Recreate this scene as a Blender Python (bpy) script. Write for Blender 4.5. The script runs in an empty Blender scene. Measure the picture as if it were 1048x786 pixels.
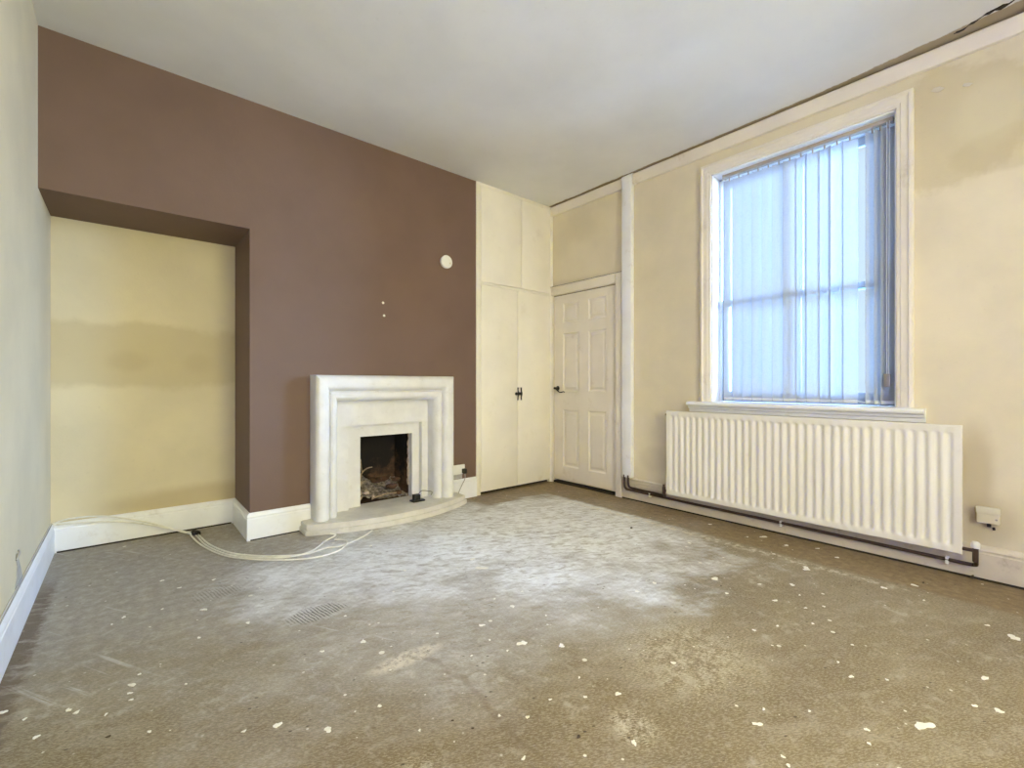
import bpy, bmesh, math, random
from mathutils import Vector, Matrix
random.seed(7)
SC = bpy.context.scene
COL = SC.collection
PI = math.pi

# ------------------------------------------------------------------ room numbers (metres)
XL, XR = -0.37, 3.677          # left wall, window wall
YB, YA = 3.632, 4.19           # chimney breast face, back of the alcove
YR = -1.45                     # wall behind the camera
XA = 0.667                     # right side of the alcove
XC = 2.624                     # left edge of the built-in cupboard
H = 3.095
ZS = 2.193                     # underside over the alcove

# ------------------------------------------------------------------ node helpers
def new_mat(name):
    m = bpy.data.materials.new(name); m.use_nodes = True
    nt = m.node_tree; nt.nodes.clear()
    out = nt.nodes.new('ShaderNodeOutputMaterial')
    b = nt.nodes.new('ShaderNodeBsdfPrincipled')
    nt.links.new(b.outputs[0], out.inputs[0])
    return m, nt, b, out

class G:
    """small node-graph writer"""
    def __init__(s, nt): s.nt = nt
    def n(s, t, **kw):
        x = s.nt.nodes.new(t)
        for k, v in kw.items(): setattr(x, k, v)
        return x
    def put(s, sock, v):
        if isinstance(v, bpy.types.NodeSocket): s.nt.links.new(v, sock)
        elif isinstance(v, (tuple, list)) and len(v) == 3 and sock.type == 'RGBA': sock.default_value = (*v, 1)
        else: sock.default_value = v
    def pos(s): return s.n('ShaderNodeNewGeometry').outputs['Position']
    def m(s, op, a, b=0.0, c=None, clamp=False):
        x = s.n('ShaderNodeMath', operation=op, use_clamp=clamp)
        s.put(x.inputs[0], a); s.put(x.inputs[1], b)
        if c is not None: s.put(x.inputs[2], c)
        return x.outputs[0]
    def vm(s, op, a, b):
        x = s.n('ShaderNodeVectorMath', operation=op)
        s.put(x.inputs[0], a); s.put(x.inputs[1], b)
        return x.outputs['Value'] if op in ('LENGTH', 'DISTANCE', 'DOT_PRODUCT') else x.outputs[0]
    def xyz(s, v):
        x = s.n('ShaderNodeSeparateXYZ'); s.put(x.inputs[0], v); return x.outputs
    def noise(s, v, scale, detail=4, rough=.55, dist=0.0, col=False):
        x = s.n('ShaderNodeTexNoise'); s.put(x.inputs['Vector'], v)
        x.inputs['Scale'].default_value = scale; x.inputs['Detail'].default_value = detail
        x.inputs['Roughness'].default_value = rough; x.inputs['Distortion'].default_value = dist
        return x.outputs['Color' if col else 'Fac']
    def voro(s, v, scale, out='Distance', rnd=1.0):
        x = s.n('ShaderNodeTexVoronoi'); s.put(x.inputs['Vector'], v)
        x.inputs['Scale'].default_value = scale; x.inputs['Randomness'].default_value = rnd
        return x.outputs[out]
    def ramp(s, v, lo, hi):          # smooth 0..1 between lo and hi (lo may exceed hi)
        x = s.n('ShaderNodeMapRange', interpolation_type='SMOOTHSTEP')
        s.put(x.inputs['Value'], v)
        if lo <= hi:
            x.inputs['From Min'].default_value = lo; x.inputs['From Max'].default_value = hi
        else:
            x.inputs['From Min'].default_value = hi; x.inputs['From Max'].default_value = lo
            x.inputs['To Min'].default_value = 1; x.inputs['To Max'].default_value = 0
        return x.outputs[0]
    def mix(s, f, a, b):
        x = s.n('ShaderNodeMix', data_type='RGBA')
        s.put(x.inputs[0], f); s.put(x.inputs[6], a); s.put(x.inputs[7], b)
        return x.outputs[2]
    def bump(s, bsdf, h, strength=.3, dist=.01):
        x = s.n('ShaderNodeBump'); x.inputs['Strength'].default_value = strength; x.inputs['Distance'].default_value = dist
        s.put(x.inputs['Height'], h); s.nt.links.new(x.outputs[0], bsdf.inputs['Normal'])
    def scale(s, v, k): return s.vm('MULTIPLY', v, k)
    def blob(s, p, c, r, warp=None, soft=.35):   # 1 inside an ellipsoid with a ragged edge
        d = s.vm('LENGTH', s.vm('DIVIDE', s.vm('SUBTRACT', p, c), r), (0, 0, 0))
        if warp is not None: d = s.m('ADD', d, warp)
        return s.ramp(d, 1 + soft / 2, 1 - soft / 2)

def plain(name, col, rough=.5, var=.12, vs=6.0, metal=0.0, bump=0.0, bs=40.0, dirt=None, dirt_amt=.0):
    """paint or metal with a little procedural unevenness"""
    m, nt, b, o = new_mat(name); g = G(nt)
    p = g.n('ShaderNodeTexCoord').outputs['Object']
    n = g.noise(p, vs, 5)
    lo = tuple(c * (1 - var) for c in col); hi = tuple(min(1, c * (1 + var)) for c in col)
    c = g.mix(g.ramp(n, .3, .7), lo, hi)
    if dirt: c = g.mix(g.m('MULTIPLY', g.ramp(g.noise(p, vs * 2.3, 6, .7), .56, .74), dirt_amt), c, dirt)
    g.put(b.inputs['Base Color'], c)
    b.inputs['Roughness'].default_value = rough; b.inputs['Metallic'].default_value = metal
    if bump: g.bump(b, g.noise(p, bs, 4), bump, .004)
    return m

def wall_mat(name, col, stains=(), bump=.25, var=.06, specks=0.0, rough=.85):
    """emulsion over uneven plaster; stains = (centre, radii, colour, amount, softness, wobble)"""
    m, nt, b, o = new_mat(name); g = G(nt)
    p = g.pos()
    c = g.mix(g.ramp(g.noise(p, 1.7, 5), .3, .7), tuple(k * (1 - var) for k in col), tuple(min(1, k * (1 + var)) for k in col))
    w1 = g.m('MULTIPLY', g.m('SUBTRACT', g.noise(p, 3.2, 5, .6), .5), 1.0)
    for (ce, ra, sc, am, soft, wob) in stains:
        f = g.blob(p, ce, ra, g.m('MULTIPLY', w1, wob), soft)
        c = g.mix(g.m('MULTIPLY', f, am), c, sc)
    if specks: c = g.mix(g.m('MULTIPLY', g.ramp(g.noise(p, 34, 3, .6), .66, .74), specks), c, tuple(k * .55 for k in col))
    g.put(b.inputs['Base Color'], c); b.inputs['Roughness'].default_value = rough
    hgt = g.m('ADD', g.m('MULTIPLY', g.noise(p, 95, 3, .6), .45), g.m('MULTIPLY', g.noise(p, 9, 3), 1.2))
    g.bump(b, hgt, bump, .006)
    return m

# ------------------------------------------------------------------ mesh helpers
class MB:
    def __init__(s): s.bm = bmesh.new()
    def box(s, a, b, bevel=0.0, seg=2, rot=None, piv=None):
        a, b = Vector(a), Vector(b)
        r = bmesh.ops.create_cube(s.bm, size=1)
        vs = r['verts']
        c = (a + b) / 2; d = b - a
        for v in vs: v.co = Vector((v.co.x * d.x, v.co.y * d.y, v.co.z * d.z)) + c
        if rot is not None:
            pv = Vector(piv) if piv else c
            for v in vs: v.co = rot @ (v.co - pv) + pv
        if bevel:
            es = {e for v in vs for e in v.link_edges}
            bmesh.ops.bevel(s.bm, geom=list(es), offset=bevel, segments=seg, profile=.5, affect='EDGES')
        return s
    def cyl(s, p0, p1, r0, r1=None, n=24, bevel=0.0, caps=True):
        r1 = r0 if r1 is None else r1
        p0, p1 = Vector(p0), Vector(p1); d = p1 - p0
        r = bmesh.ops.create_cone(s.bm, cap_ends=caps, segments=n, radius1=r0, radius2=r1, depth=d.length)
        M = Matrix.Translation((p0 + p1) / 2) @ d.to_track_quat('Z', 'Y').to_matrix().to_4x4()
        vs = r['verts']
        for v in vs: v.co = M @ v.co
        if bevel:
            es = {e for v in vs for e in v.link_edges if len(e.link_faces) == 2 and any(len(f.verts) > 4 for f in e.link_faces)}
            bmesh.ops.bevel(s.bm, geom=list(es), offset=bevel, segments=3, profile=.5, affect='EDGES')
        return s
    def lathe(s, c, axis, prof, n=32):      # prof = [(radius, along)]
        c = Vector(c); q = Vector(axis).to_track_quat('Z', 'Y').to_matrix()
        rings = []
        for (r, z) in prof:
            if r < 1e-6: rings.append([s.bm.verts.new(c + q @ Vector((0, 0, z)))])
            else: rings.append([s.bm.verts.new(c + q @ Vector((r * math.cos(2 * PI * k / n), r * math.sin(2 * PI * k / n), z))) for k in range(n)])
        for A, B in zip(rings, rings[1:]):
            for k in range(n):
                k2 = (k + 1) % n
                if len(A) == 1 and len(B) == 1: continue
                if len(A) == 1: s.bm.faces.new((A[0], B[k], B[k2]))
                elif len(B) == 1: s.bm.faces.new((A[k], A[k2], B[0]))
                else: s.bm.faces.new((A[k], A[k2], B[k2], B[k]))
        return s
    def tube(s, pts, r, n=10, smooth=6, caps=True):
        P = catmull([Vector(p) for p in pts], smooth) if smooth > 1 else [Vector(p) for p in pts]
        rings = []; up = None
        for i, p in enumerate(P):
            t = (P[min(i + 1, len(P) - 1)] - P[max(i - 1, 0)]).normalized()
            if up is None:
                up = Vector((0, 0, 1)) if abs(t.z) < .9 else Vector((1, 0, 0))
            up = (up - t * up.dot(t)).normalized(); sd = t.cross(up)
            rr = r(i / (len(P) - 1)) if callable(r) else r
            rings.append([s.bm.verts.new(p + (up * math.cos(2 * PI * k / n) + sd * math.sin(2 * PI * k / n)) * rr) for k in range(n)])
        for A, B in zip(rings, rings[1:]):
            for k in range(n): s.bm.faces.new((A[k], A[(k + 1) % n], B[(k + 1) % n], B[k]))
        if caps:
            s.bm.faces.new(rings[0][::-1]); s.bm.faces.new(rings[-1])
        return s
    def prism(s, poly, z0, z1, fn=None, bevel=0.0):  # poly in a plane, extruded; fn maps (u,v,w)->xyz
        fn = fn or (lambda u, v, w: (u, v, w))
        A = [s.bm.verts.new(fn(u, v, z0)) for u, v in poly]; B = [s.bm.verts.new(fn(u, v, z1)) for u, v in poly]
        n = len(poly); fs = []
        fs.append(s.bm.faces.new(A[::-1])); fs.append(s.bm.faces.new(B))
        for k in range(n): fs.append(s.bm.faces.new((A[k], A[(k + 1) % n], B[(k + 1) % n], B[k])))
        if bevel:
            es = {e for f in fs[:2] for e in f.edges}
            bmesh.ops.bevel(s.bm, geom=list(es), offset=bevel, segments=2, profile=.5, affect='EDGES')
        return s
    def sweep(s, prof, frames, close_ends=True):     # prof [(a,b)], frames [fn(a,b)->xyz]
        R = [[s.bm.verts.new(f(a, b)) for a, b in prof] for f in frames]
        m = len(prof)
        for A, B in zip(R, R[1:]):
            for k in range(m - 1): s.bm.faces.new((A[k], A[k + 1], B[k + 1], B[k]))
        if close_ends:
            s.bm.faces.new(R[0][::-1]); s.bm.faces.new(R[-1])
        return s
    def xform(s, M):
        for v in s.bm.verts: v.co = M @ v.co
        return s
    def mesh(s, name, mat, smooth=True, angle=35):
        bmesh.ops.recalc_face_normals(s.bm, faces=s.bm.faces)
        me = bpy.data.meshes.new(name); s.bm.to_mesh(me); s.bm.free()
        me.materials.append(mat)
        if smooth:
            for p in me.polygons: p.use_smooth = True
            me.set_sharp_from_angle(angle=math.radians(angle))
        return me

def catmull(P, k):
    out = []
    for i in range(len(P) - 1):
        p0 = P[max(i - 1, 0)]; p1 = P[i]; p2 = P[i + 1]; p3 = P[min(i + 2, len(P) - 1)]
        for j in range(k):
            t = j / k
            out.append(.5 * ((2 * p1) + (p2 - p0) * t + (2 * p0 - 5 * p1 + 4 * p2 - p3) * t * t + (3 * p1 - p0 - 3 * p2 + p3) * t ** 3))
    out.append(P[-1]); return out

def obj(name, mb, mat, parent=None, loc=None, smooth=True, angle=35):
    """links a mesh; world-coordinate geometry is re-centred on loc (or its parent's base)"""
    me = mb if isinstance(mb, bpy.types.Mesh) else mb.mesh(name, mat, smooth, angle)
    o = bpy.data.objects.new(name, me); COL.objects.link(o)
    org = Vector((0, 0, 0))
    q = parent
    while q is not None: org += q.location; q = q.parent
    if loc is not None:
        L = Vector(loc); me.transform(Matrix.Translation(-L)); o.location = L - org
    elif parent is not None:
        me.transform(Matrix.Translation(-org))
    o.parent = parent
    return o
def tag(o, label=None, cat=None, group=None, kind=None):
    if label: o['label'] = label
    if cat: o['category'] = cat
    if group: o['group'] = group
    if kind: o['kind'] = kind
    return o
def thing(name, loc, label, cat, group=None):
    o = bpy.data.objects.new(name, None); COL.objects.link(o); o.location = loc; o.empty_display_size = .1
    return tag(o, label, cat, group)
def struct(name, mb, mat, label=None, **kw):
    o = obj(name, mb, mat, **kw); o['kind'] = 'structure'
    if label: o['label'] = label
    return o
SKY = (.7, .85, 1.0); EXPO = 0.0
L_A, L_A2, L_G, L_R = (2.3, 3.6, 6.2), (.2, .3, 3.6), (.08, .30, .62), (.93, .86, .45)
# ------------------------------------------------------------------ materials
CREAM = (.70, .62, .425)
M = {}
M['cream_left'] = wall_mat('cream_wall_paint', CREAM, bump=.3, specks=.12)
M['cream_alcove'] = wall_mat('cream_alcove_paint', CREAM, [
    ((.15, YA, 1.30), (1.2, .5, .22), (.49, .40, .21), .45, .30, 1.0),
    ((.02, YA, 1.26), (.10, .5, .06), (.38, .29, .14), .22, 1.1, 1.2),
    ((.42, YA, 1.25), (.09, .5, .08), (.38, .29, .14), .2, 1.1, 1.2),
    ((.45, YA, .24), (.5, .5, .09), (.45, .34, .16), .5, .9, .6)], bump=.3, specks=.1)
YEL = (.49, .40, .185)
M['cream_right'] = wall_mat('cream_window_wall_paint', CREAM, [
    ((XR, .36, 2.62), (.5, .33, .34), YEL, .42, .22, 1.3),
    ((XR, .12, 2.40), (.5, .22, .12), YEL, .32, .3, .9),
    ((XR, .20, 2.63), (.5, .13, .18), (.70, .63, .40), .5, .8, .8),
    ((XR, .26, .55), (.5, .07, .28), (.42, .33, .17), .5, .9, .8),
    ((XR, .22, .33), (.5, .12, .14), (.40, .32, .17), .4, .9, .8),
    ((XR, 2.30, .42), (.5, .18, .12), (.50, .42, .28), .25, .6, 1.2),
    ((XR, 3.2, 2.75), (.5, .25, .12), (.56, .48, .31), .25, 1.2, 1.2)], bump=.3, specks=.12)
M['brown'] = wall_mat('brown_wall_paint', (.165, .101, .069), [
    ((1.4, YB, .9), (1.4, .5, .8), (.18, .118, .092), .5, .9, .8)], bump=.2, var=.07, rough=.75)
M['grime'] = wall_mat('rear_wall_paint', CREAM, bump=.2)

# white gloss woodwork, yellowed and scuffed
M['gloss'] = plain('white_gloss_paint', (.86, .87, .88), .38, .05, 3, dirt=(.45, .36, .22), dirt_amt=.25)
M['gloss_cream'] = plain('cream_gloss_paint', (.77, .71, .58), .4, .05, 2.5, dirt=(.48, .38, .2), dirt_amt=.35)
M['shaded_gloss'] = plain('shaded_skirting_paint', (.60, .53, .39), .45, .08, 5, dirt=(.30, .23, .13), dirt_amt=.45)  # scuffed skirting gloss darkened to carry the shade under the pipes
M['cupboard'] = plain('cream_cupboard_paint', (.87, .825, .70), .42, .04, 2, dirt=(.5, .42, .25), dirt_amt=.2)
M['gap'] = plain('dark_gap', (.03, .022, .014), .9)
M['sash_paint'] = plain('backlit_sash_paint', (.27, .27, .27), .5, .1, 8)  # white sash darkened in its paint to read as backlit bars
M['radiator'] = plain('cream_radiator_enamel', (.80, .77, .66), .32, .03, 3, dirt=(.5, .4, .24), dirt_amt=.12)
M['stone'] = plain('painted_stone', (.75, .75, .75), .6, .05, 7, bump=.12, bs=60, dirt=(.48, .42, .33), dirt_amt=.3)
M['hearthstone'] = plain('grey_painted_hearth', (.66, .64, .59), .6, .08, 9, bump=.12, bs=60, dirt=(.40, .36, .29), dirt_amt=.35)
M['white_plastic'] = plain('white_plastic', (.82, .81, .77), .35, .02)
M['old_plastic'] = plain('yellowed_plastic', (.66, .60, .42), .4, .04)
M['black_plastic'] = plain('black_plastic', (.012, .012, .013), .4, .1)
M['iron'] = plain('black_iron', (.018, .014, .011), .45, .2, metal=.4)
M['pipe'] = plain('brown_painted_pipe', (.045, .024, .016), .4, .25, 12, dirt=(.16, .09, .05), dirt_amt=.4)
M['brass'] = plain('tarnished_brass', (.42, .30, .13), .4, .2, metal=.8)
M['steel'] = plain('dull_steel', (.35, .32, .28), .4, .1, metal=.8)
M['flake'] = plain('white_paint_flake', (.84, .82, .73), .6, .05, 30)
M['crumb'] = plain('dark_crumb', (.075, .055, .035), .9, .3, 60)
M['cable'] = plain('dusty_white_cable', (.80, .78, .71), .5, .1, 9, dirt=(.36, .30, .21), dirt_amt=.4)
M['cable_grey'] = plain('grey_cable', (.40, .38, .33), .5, .15, 9)
M['headrail'] = plain('beige_headrail', (.40, .33, .25), .45, .05)
M['weight'] = plain('pale_weight', (.66, .68, .70), .5, .05)
M['ash'] = plain('pale_ash', (.24, .20, .165), .95, .6, 34, bump=.6, bs=60, dirt=(.06, .04, .03), dirt_amt=.9)
M['brick'] = plain('sooty_brick', (.085, .042, .024), .9, .5, 18, bump=.6, bs=40, dirt=(.02, .015, .01), dirt_amt=.9)
M['rubble'] = plain('pale_rubble', (.48, .38, .29), .9, .3, 30, bump=.5, bs=50, dirt=(.10, .06, .04), dirt_amt=.8)
M['twig'] = plain('pale_twig', (.38, .29, .18), .8, .25, 40)
M['paper'] = plain('torn_wallpaper', (.62, .57, .44), .8, .06)
M['bare_plaster'] = plain('bare_plaster', (.42, .40, .36), .9, .12, 20, bump=.3)

def soot_mat():
    m, nt, b, o = new_mat('firebox_soot'); g = G(nt); p = g.pos()
    br = g.n('ShaderNodeTexBrick'); 
    s = g.xyz(p); cv = g.n('ShaderNodeCombineXYZ'); g.put(cv.inputs[0], g.m('ADD', s[0], s[1])); g.put(cv.inputs[1], s[2])
    g.put(br.inputs['Vector'], cv.outputs[0]); br.inputs['Scale'].default_value = 4.4
    br.inputs['Mortar Size'].default_value = .012
    g.put(br.inputs['Color1'], (.13, .06, .03)); g.put(br.inputs['Color2'], (.19, .10, .045)); g.put(br.inputs['Mortar'], (.17, .11, .06))
    k = g.ramp(g.m('ADD', g.m('ADD', g.m('MULTIPLY', s[2], 1.1), g.m('MULTIPLY', s[0], -.6)), g.m('MULTIPLY', g.noise(p, 7, 5, .7), 1.2)), -.58, -.05)
    c = g.mix(k, br.outputs['Color'], (.012, .009, .007))
    g.put(b.inputs['Base Color'], c); b.inputs['Roughness'].default_value = .9
    g.bump(b, g.noise(p, 40, 5, .7), .6, .01)
    return m
M['soot'] = soot_mat()

def ceiling_mat():
    m, nt, b, o = new_mat('white_ceiling_paint'); g = G(nt); p = g.pos(); s = g.xyz(p)
    c = g.mix(g.ramp(g.noise(p, 1.3, 5), .3, .7), (.73, .73, .70), (.80, .80, .77))
    c = g.mix(g.m('MULTIPLY', g.ramp(g.noise(p, 26, 4, .6), .64, .75), .10), c, (.5, .47, .40))
    # brown water mark beside the window-wall rail, widest nearest the camera end of the room
    wid = g.m('ADD', g.m('MULTIPLY', g.ramp(s[1], 1.3, -.1), .085), .012)
    edge = g.m('SUBTRACT', g.m('SUBTRACT', XR - .035, s[0]), wid)
    edge = g.m('ADD', edge, g.m('MULTIPLY', g.m('SUBTRACT', g.noise(p, 9, 5, .7), .5), .05))
    c = g.mix(g.m('MULTIPLY', g.ramp(edge, .008, -.006), .85), c, (.30, .22, .09))
    g.put(b.inputs['Base Color'], c); b.inputs['Roughness'].default_value = .9
    g.bump(b, g.m('ADD', g.noise(p, 60, 3), g.m('MULTIPLY', g.noise(p, 6, 3), 2)), .12, .006)
    return m
M['ceiling'] = ceiling_mat()

def floor_mat():
    m, nt, b, o = new_mat('bare_screed_floor'); g = G(nt); p = g.pos(); s = g.xyz(p)
    x, y = s[0], s[1]
    rot = g.n('ShaderNodeVectorRotate', rotation_type='Z_AXIS'); g.put(rot.inputs['Vector'], p); rot.inputs['Angle'].default_value = math.radians(28)
    st = g.scale(rot.outputs[0], (1.0, 3.0, 1.0))
    big = g.noise(p, 1.15, 5, .6); mid = g.noise(st, 4.0, 6, .68, .4); fine = g.noise(st, 70, 4, .75); mot = g.noise(p, 21, 7, .72)
    c = g.mix(g.ramp(big, .32, .68), (.175, .132, .062), (.26, .208, .117))
    c = g.mix(g.m('MULTIPLY', g.ramp(mid, .45, .75), .45), c, (.42, .37, .28))
    c = g.mix(g.m('MULTIPLY', g.ramp(mid, .46, .26), .4), c, (.19, .145, .080))
    c = g.mix(g.m('MULTIPLY', g.ramp(fine, .46, .62), .45), c, (.50, .44, .33))
    c = g.mix(g.m('MULTIPLY', g.ramp(fine, .48, .34), .55), c, (.14, .105, .06))
    c = g.mix(g.m('MULTIPLY', g.ramp(mot, .52, .66), .40), c, (.47, .42, .33))
    wob = g.m('SUBTRACT', mid, .5); wob2 = g.m('SUBTRACT', mot, .5)
    # greyer tone over the back-left half
    gz = g.blob(p, (.6, 3.35, 0), (2.6, 1.0, 1), g.m('MULTIPLY', wob, 1.2), .9)
    c = g.mix(g.m('MULTIPLY', gz, .6), c, g.mix(g.ramp(mot, .35, .65), (.31, .29, .26), (.46, .44, .41)))
    # white plaster dust before hearth and door, brightened in colour for window light
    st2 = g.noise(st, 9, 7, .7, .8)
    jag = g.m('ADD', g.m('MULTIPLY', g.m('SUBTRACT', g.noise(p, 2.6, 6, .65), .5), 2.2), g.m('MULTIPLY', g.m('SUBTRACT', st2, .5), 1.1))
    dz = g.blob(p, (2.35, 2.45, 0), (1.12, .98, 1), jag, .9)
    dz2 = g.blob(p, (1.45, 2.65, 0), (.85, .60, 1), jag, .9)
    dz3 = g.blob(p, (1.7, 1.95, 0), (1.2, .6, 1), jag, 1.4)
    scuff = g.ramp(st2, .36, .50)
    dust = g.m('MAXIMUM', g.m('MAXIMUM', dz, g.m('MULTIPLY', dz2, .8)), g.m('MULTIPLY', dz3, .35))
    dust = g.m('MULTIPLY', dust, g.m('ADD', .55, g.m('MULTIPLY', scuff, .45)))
    # long pale scrape marks
    rs = g.n('ShaderNodeVectorRotate', rotation_type='Z_AXIS'); g.put(rs.inputs['Vector'], p); rs.inputs['Angle'].default_value = math.radians(60)
    sc = g.noise(g.scale(rs.outputs[0], (1.1, 26, 1)), 1.0, 3, .6, .3)
    scr = g.m('MULTIPLY', g.ramp(sc, .63, .70), g.m('MULTIPLY', g.ramp(g.noise(p, 1.6, 3), .45, .62), g.ramp(y, 1.2, 1.9)))
    c = g.mix(g.m('MULTIPLY', scr, .45), c, (.66, .64, .60))
    # smeared plaster patches
    sm = g.m('MULTIPLY', g.ramp(g.noise(p, 3.1, 6, .7), .56, .66), g.ramp(mot, .44, .56))
    c = g.mix(g.m('MULTIPLY', sm, .42), c, (.52, .47, .37))
    lit_dust_col = g.mix(g.ramp(g.m('ADD', g.m('MULTIPLY', mot, .5), g.m('MULTIPLY', st2, .5)), .36, .60), (.62, .62, .61), (.93, .96, .98))
    c = g.mix(g.m('MULTIPLY', dust, .92), c, lit_dust_col)
    # bare ochre margin along window wall, door and cupboard
    e1 = g.m('ADD', x, g.m('MULTIPLY', wob, .14)); e2 = g.m('ADD', y, g.m('MULTIPLY', wob, .2))
    band = g.m('MAXIMUM', g.ramp(e1, 3.20, 3.27), g.m('MULTIPLY', g.ramp(e2, 3.22, 3.30), g.ramp(x, 2.35, 2.55)))
    ochre = g.mix(g.ramp(mot, .3, .7), (.17, .115, .05), (.30, .215, .105))
    c = g.mix(g.m('MULTIPLY', band, .85), c, ochre)
    ln = g.m('MULTIPLY', g.m('MULTIPLY', g.ramp(g.m('ABSOLUTE', g.m('SUBTRACT', e1, 3.17)), .06, .0), g.ramp(mot, .44, .60)), g.m('MULTIPLY', g.ramp(y, .35, .8), g.ramp(y, 3.1, 2.6)))
    c = g.mix(g.m('MULTIPLY', ln, .8), c, (.68, .61, .47))
    # dark margin beside the left skirting
    dm = g.m('MULTIPLY', g.ramp(g.m('ADD', x, g.m('MULTIPLY', wob2, .10)), -.27, -.31), g.m('MULTIPLY', g.ramp(y, 3.75, 3.3), g.ramp(mid, .33, .52)))
    c = g.mix(g.m('MULTIPLY', dm, .75), c, (.11, .068, .035))
    # grime against all skirtings
    gr = g.m('MAXIMUM', g.ramp(x, XR - .07, XR - .02), g.ramp(y, YB + .0, YB + .02))
    # ribbed adhesive left by carpet tiles
    wv = g.n('ShaderNodeTexWave', wave_type='BANDS', bands_direction='X'); rv = g.n('ShaderNodeVectorRotate', rotation_type='Z_AXIS')
    g.put(rv.inputs['Vector'], p); rv.inputs['Angle'].default_value = math.radians(-10); g.put(wv.inputs['Vector'], rv.outputs[0])
    wv.inputs['Scale'].default_value = 21; wv.inputs['Distortion'].default_value = 2.2; wv.inputs['Detail'].default_value = 1
    rb = g.m('MAXIMUM', g.blob(p, (.70, 2.27, 0), (.13, .07, 1), g.m('MULTIPLY', wob2, 1.6), .5), g.m('MULTIPLY', g.blob(p, (.37, 2.83, 0), (.10, .07, 1), g.m('MULTIPLY', wob2, 2.4), .8), .45))
    rb = g.m('MULTIPLY', rb, g.ramp(fine, .36, .52))
    c = g.mix(g.m('MULTIPLY', g.m('MULTIPLY', rb, g.ramp(wv.outputs['Fac'], .45, .2)), .85), c, (.05, .04, .03))
    c = g.mix(g.m('MULTIPLY', g.m('MULTIPLY', rb, g.ramp(wv.outputs['Fac'], .55, .8)), .5), c, (.52, .49, .42))
    # old trowel line wandering towards the camera
    tx = g.m('ADD', x, g.m('MULTIPLY', g.m('SUBTRACT', g.noise(p, 2.6, 3), .5), .25))
    tl = g.m('MULTIPLY', g.ramp(g.m('ABSOLUTE', g.m('SUBTRACT', tx, .91)), .018, .004), g.m('MULTIPLY', g.ramp(y, 1.75, 1.6), g.ramp(y, .7, .85)))
    c = g.mix(g.m('MULTIPLY', tl, .32), c, (.15, .11, .06))
    pl = g.blob(p, (.86, 1.66, 0), (.16, .05, 1), g.m('MULTIPLY', wob2, 2.2), .5)
    c = g.mix(g.m('MULTIPLY', g.m('MULTIPLY', pl, g.ramp(mot, .38, .58)), .8), c, (.70, .64, .50))
    pc = g.m('MAXIMUM', g.blob(p, (1.24, .86, 0), (.08, .09, 1), g.m('MULTIPLY', wob2, 3), .5), g.blob(p, (.62, 1.1, 0), (.08, .12, 1), g.m('MULTIPLY', wob2, 3), .5))
    pc = g.m('MAXIMUM', pc, g.blob(p, (1.75, .95, 0), (.3, .25, 1), g.m('MULTIPLY', wob2, 4), .6))
    c = g.mix(g.m('MULTIPLY', g.m('MULTIPLY', pc, g.ramp(g.m('ADD', g.m('MULTIPLY', mot, .5), g.m('MULTIPLY', fine, .5)), .45, .58)), .7), c, (.62, .56, .43))
    # dark pits and white paint spots
    pit = g.ramp(g.voro(g.scale(rot.outputs[0], (1.0, 1.9, 1.0)), 15), .12, .07)
    c = g.mix(g.m('MULTIPLY', g.m('MULTIPLY', pit, g.ramp(g.noise(p, 6.5, 3), .50, .56)), .85), c, (.06, .042, .022))
    sel = g.xyz(g.voro(p, 10, 'Color'))
    spot = g.m('MULTIPLY', g.m('LESS_THAN', g.m('ADD', g.voro(p, 10), g.m('MULTIPLY', g.m('SUBTRACT', fine, .5), .05)), g.m('MULTIPLY', g.m('POWER', sel[0], 3), .12)), g.ramp(big, .36, .5))
    sel2 = g.xyz(g.voro(p, 27, 'Color'))
    spot2 = g.m('MULTIPLY', g.m('LESS_THAN', g.voro(p, 27), g.m('MULTIPLY', g.m('POWER', sel2[0], 2.5), .15)), g.ramp(g.noise(p, 2.1, 3), .42, .55))
    c = g.mix(g.m('MULTIPLY', g.m('MAXIMUM', spot, spot2), .85), c, (.82, .79, .68))
    g.put(b.inputs['Base Color'], c)
    rr = g.m('ADD', .52, g.m('MULTIPLY', mot, .3)); g.put(b.inputs['Roughness'], rr)
    hgt = g.m('ADD', g.m('ADD', g.m('MULTIPLY', fine, .5), g.m('MULTIPLY', mot, .8)), g.m('MULTIPLY', mid, 1.2))
    hgt = g.m('ADD', hgt, g.m('MULTIPLY', tl, -.5))
    g.bump(b, hgt, .5, .007)
    return m
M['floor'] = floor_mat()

def vane_mat():
    m = bpy.data.materials.new('voile_vane'); m.use_nodes = True; nt = m.node_tree; nt.nodes.clear(); g = G(nt)
    out = g.n('ShaderNodeOutputMaterial'); p = g.n('ShaderNodeTexCoord').outputs['Object']
    sq = g.ramp(g.m('ABSOLUTE', g.m('SUBTRACT', g.noise(p, 46, 1, .5, 1.2), .5)), .0, .045)
    d = g.n('ShaderNodeBsdfDiffuse'); g.put(d.inputs[0], (.42, .43, .43))
    t = g.n('ShaderNodeBsdfTranslucent'); g.put(t.inputs[0], g.mix(sq, (.62, .74, .88), (.80, .90, 1.0)))
    tr = g.n('ShaderNodeBsdfTransparent'); g.put(tr.inputs[0], (.92, .96, 1.0))
    a = g.n('ShaderNodeMixShader'); a.inputs[0].default_value = .062; nt.links.new(d.outputs[0], a.inputs[1]); nt.links.new(t.outputs[0], a.inputs[2])
    c = g.n('ShaderNodeMixShader'); g.put(c.inputs[0], g.m('ADD', g.m('MULTIPLY', sq, -.05), VANE_OPEN)); nt.links.new(a.outputs[0], c.inputs[1]); nt.links.new(tr.outputs[0], c.inputs[2])
    nt.links.new(c.outputs[0], out.inputs[0])
    return m
VANE_OPEN = .20
M['vane'] = vane_mat()
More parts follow.
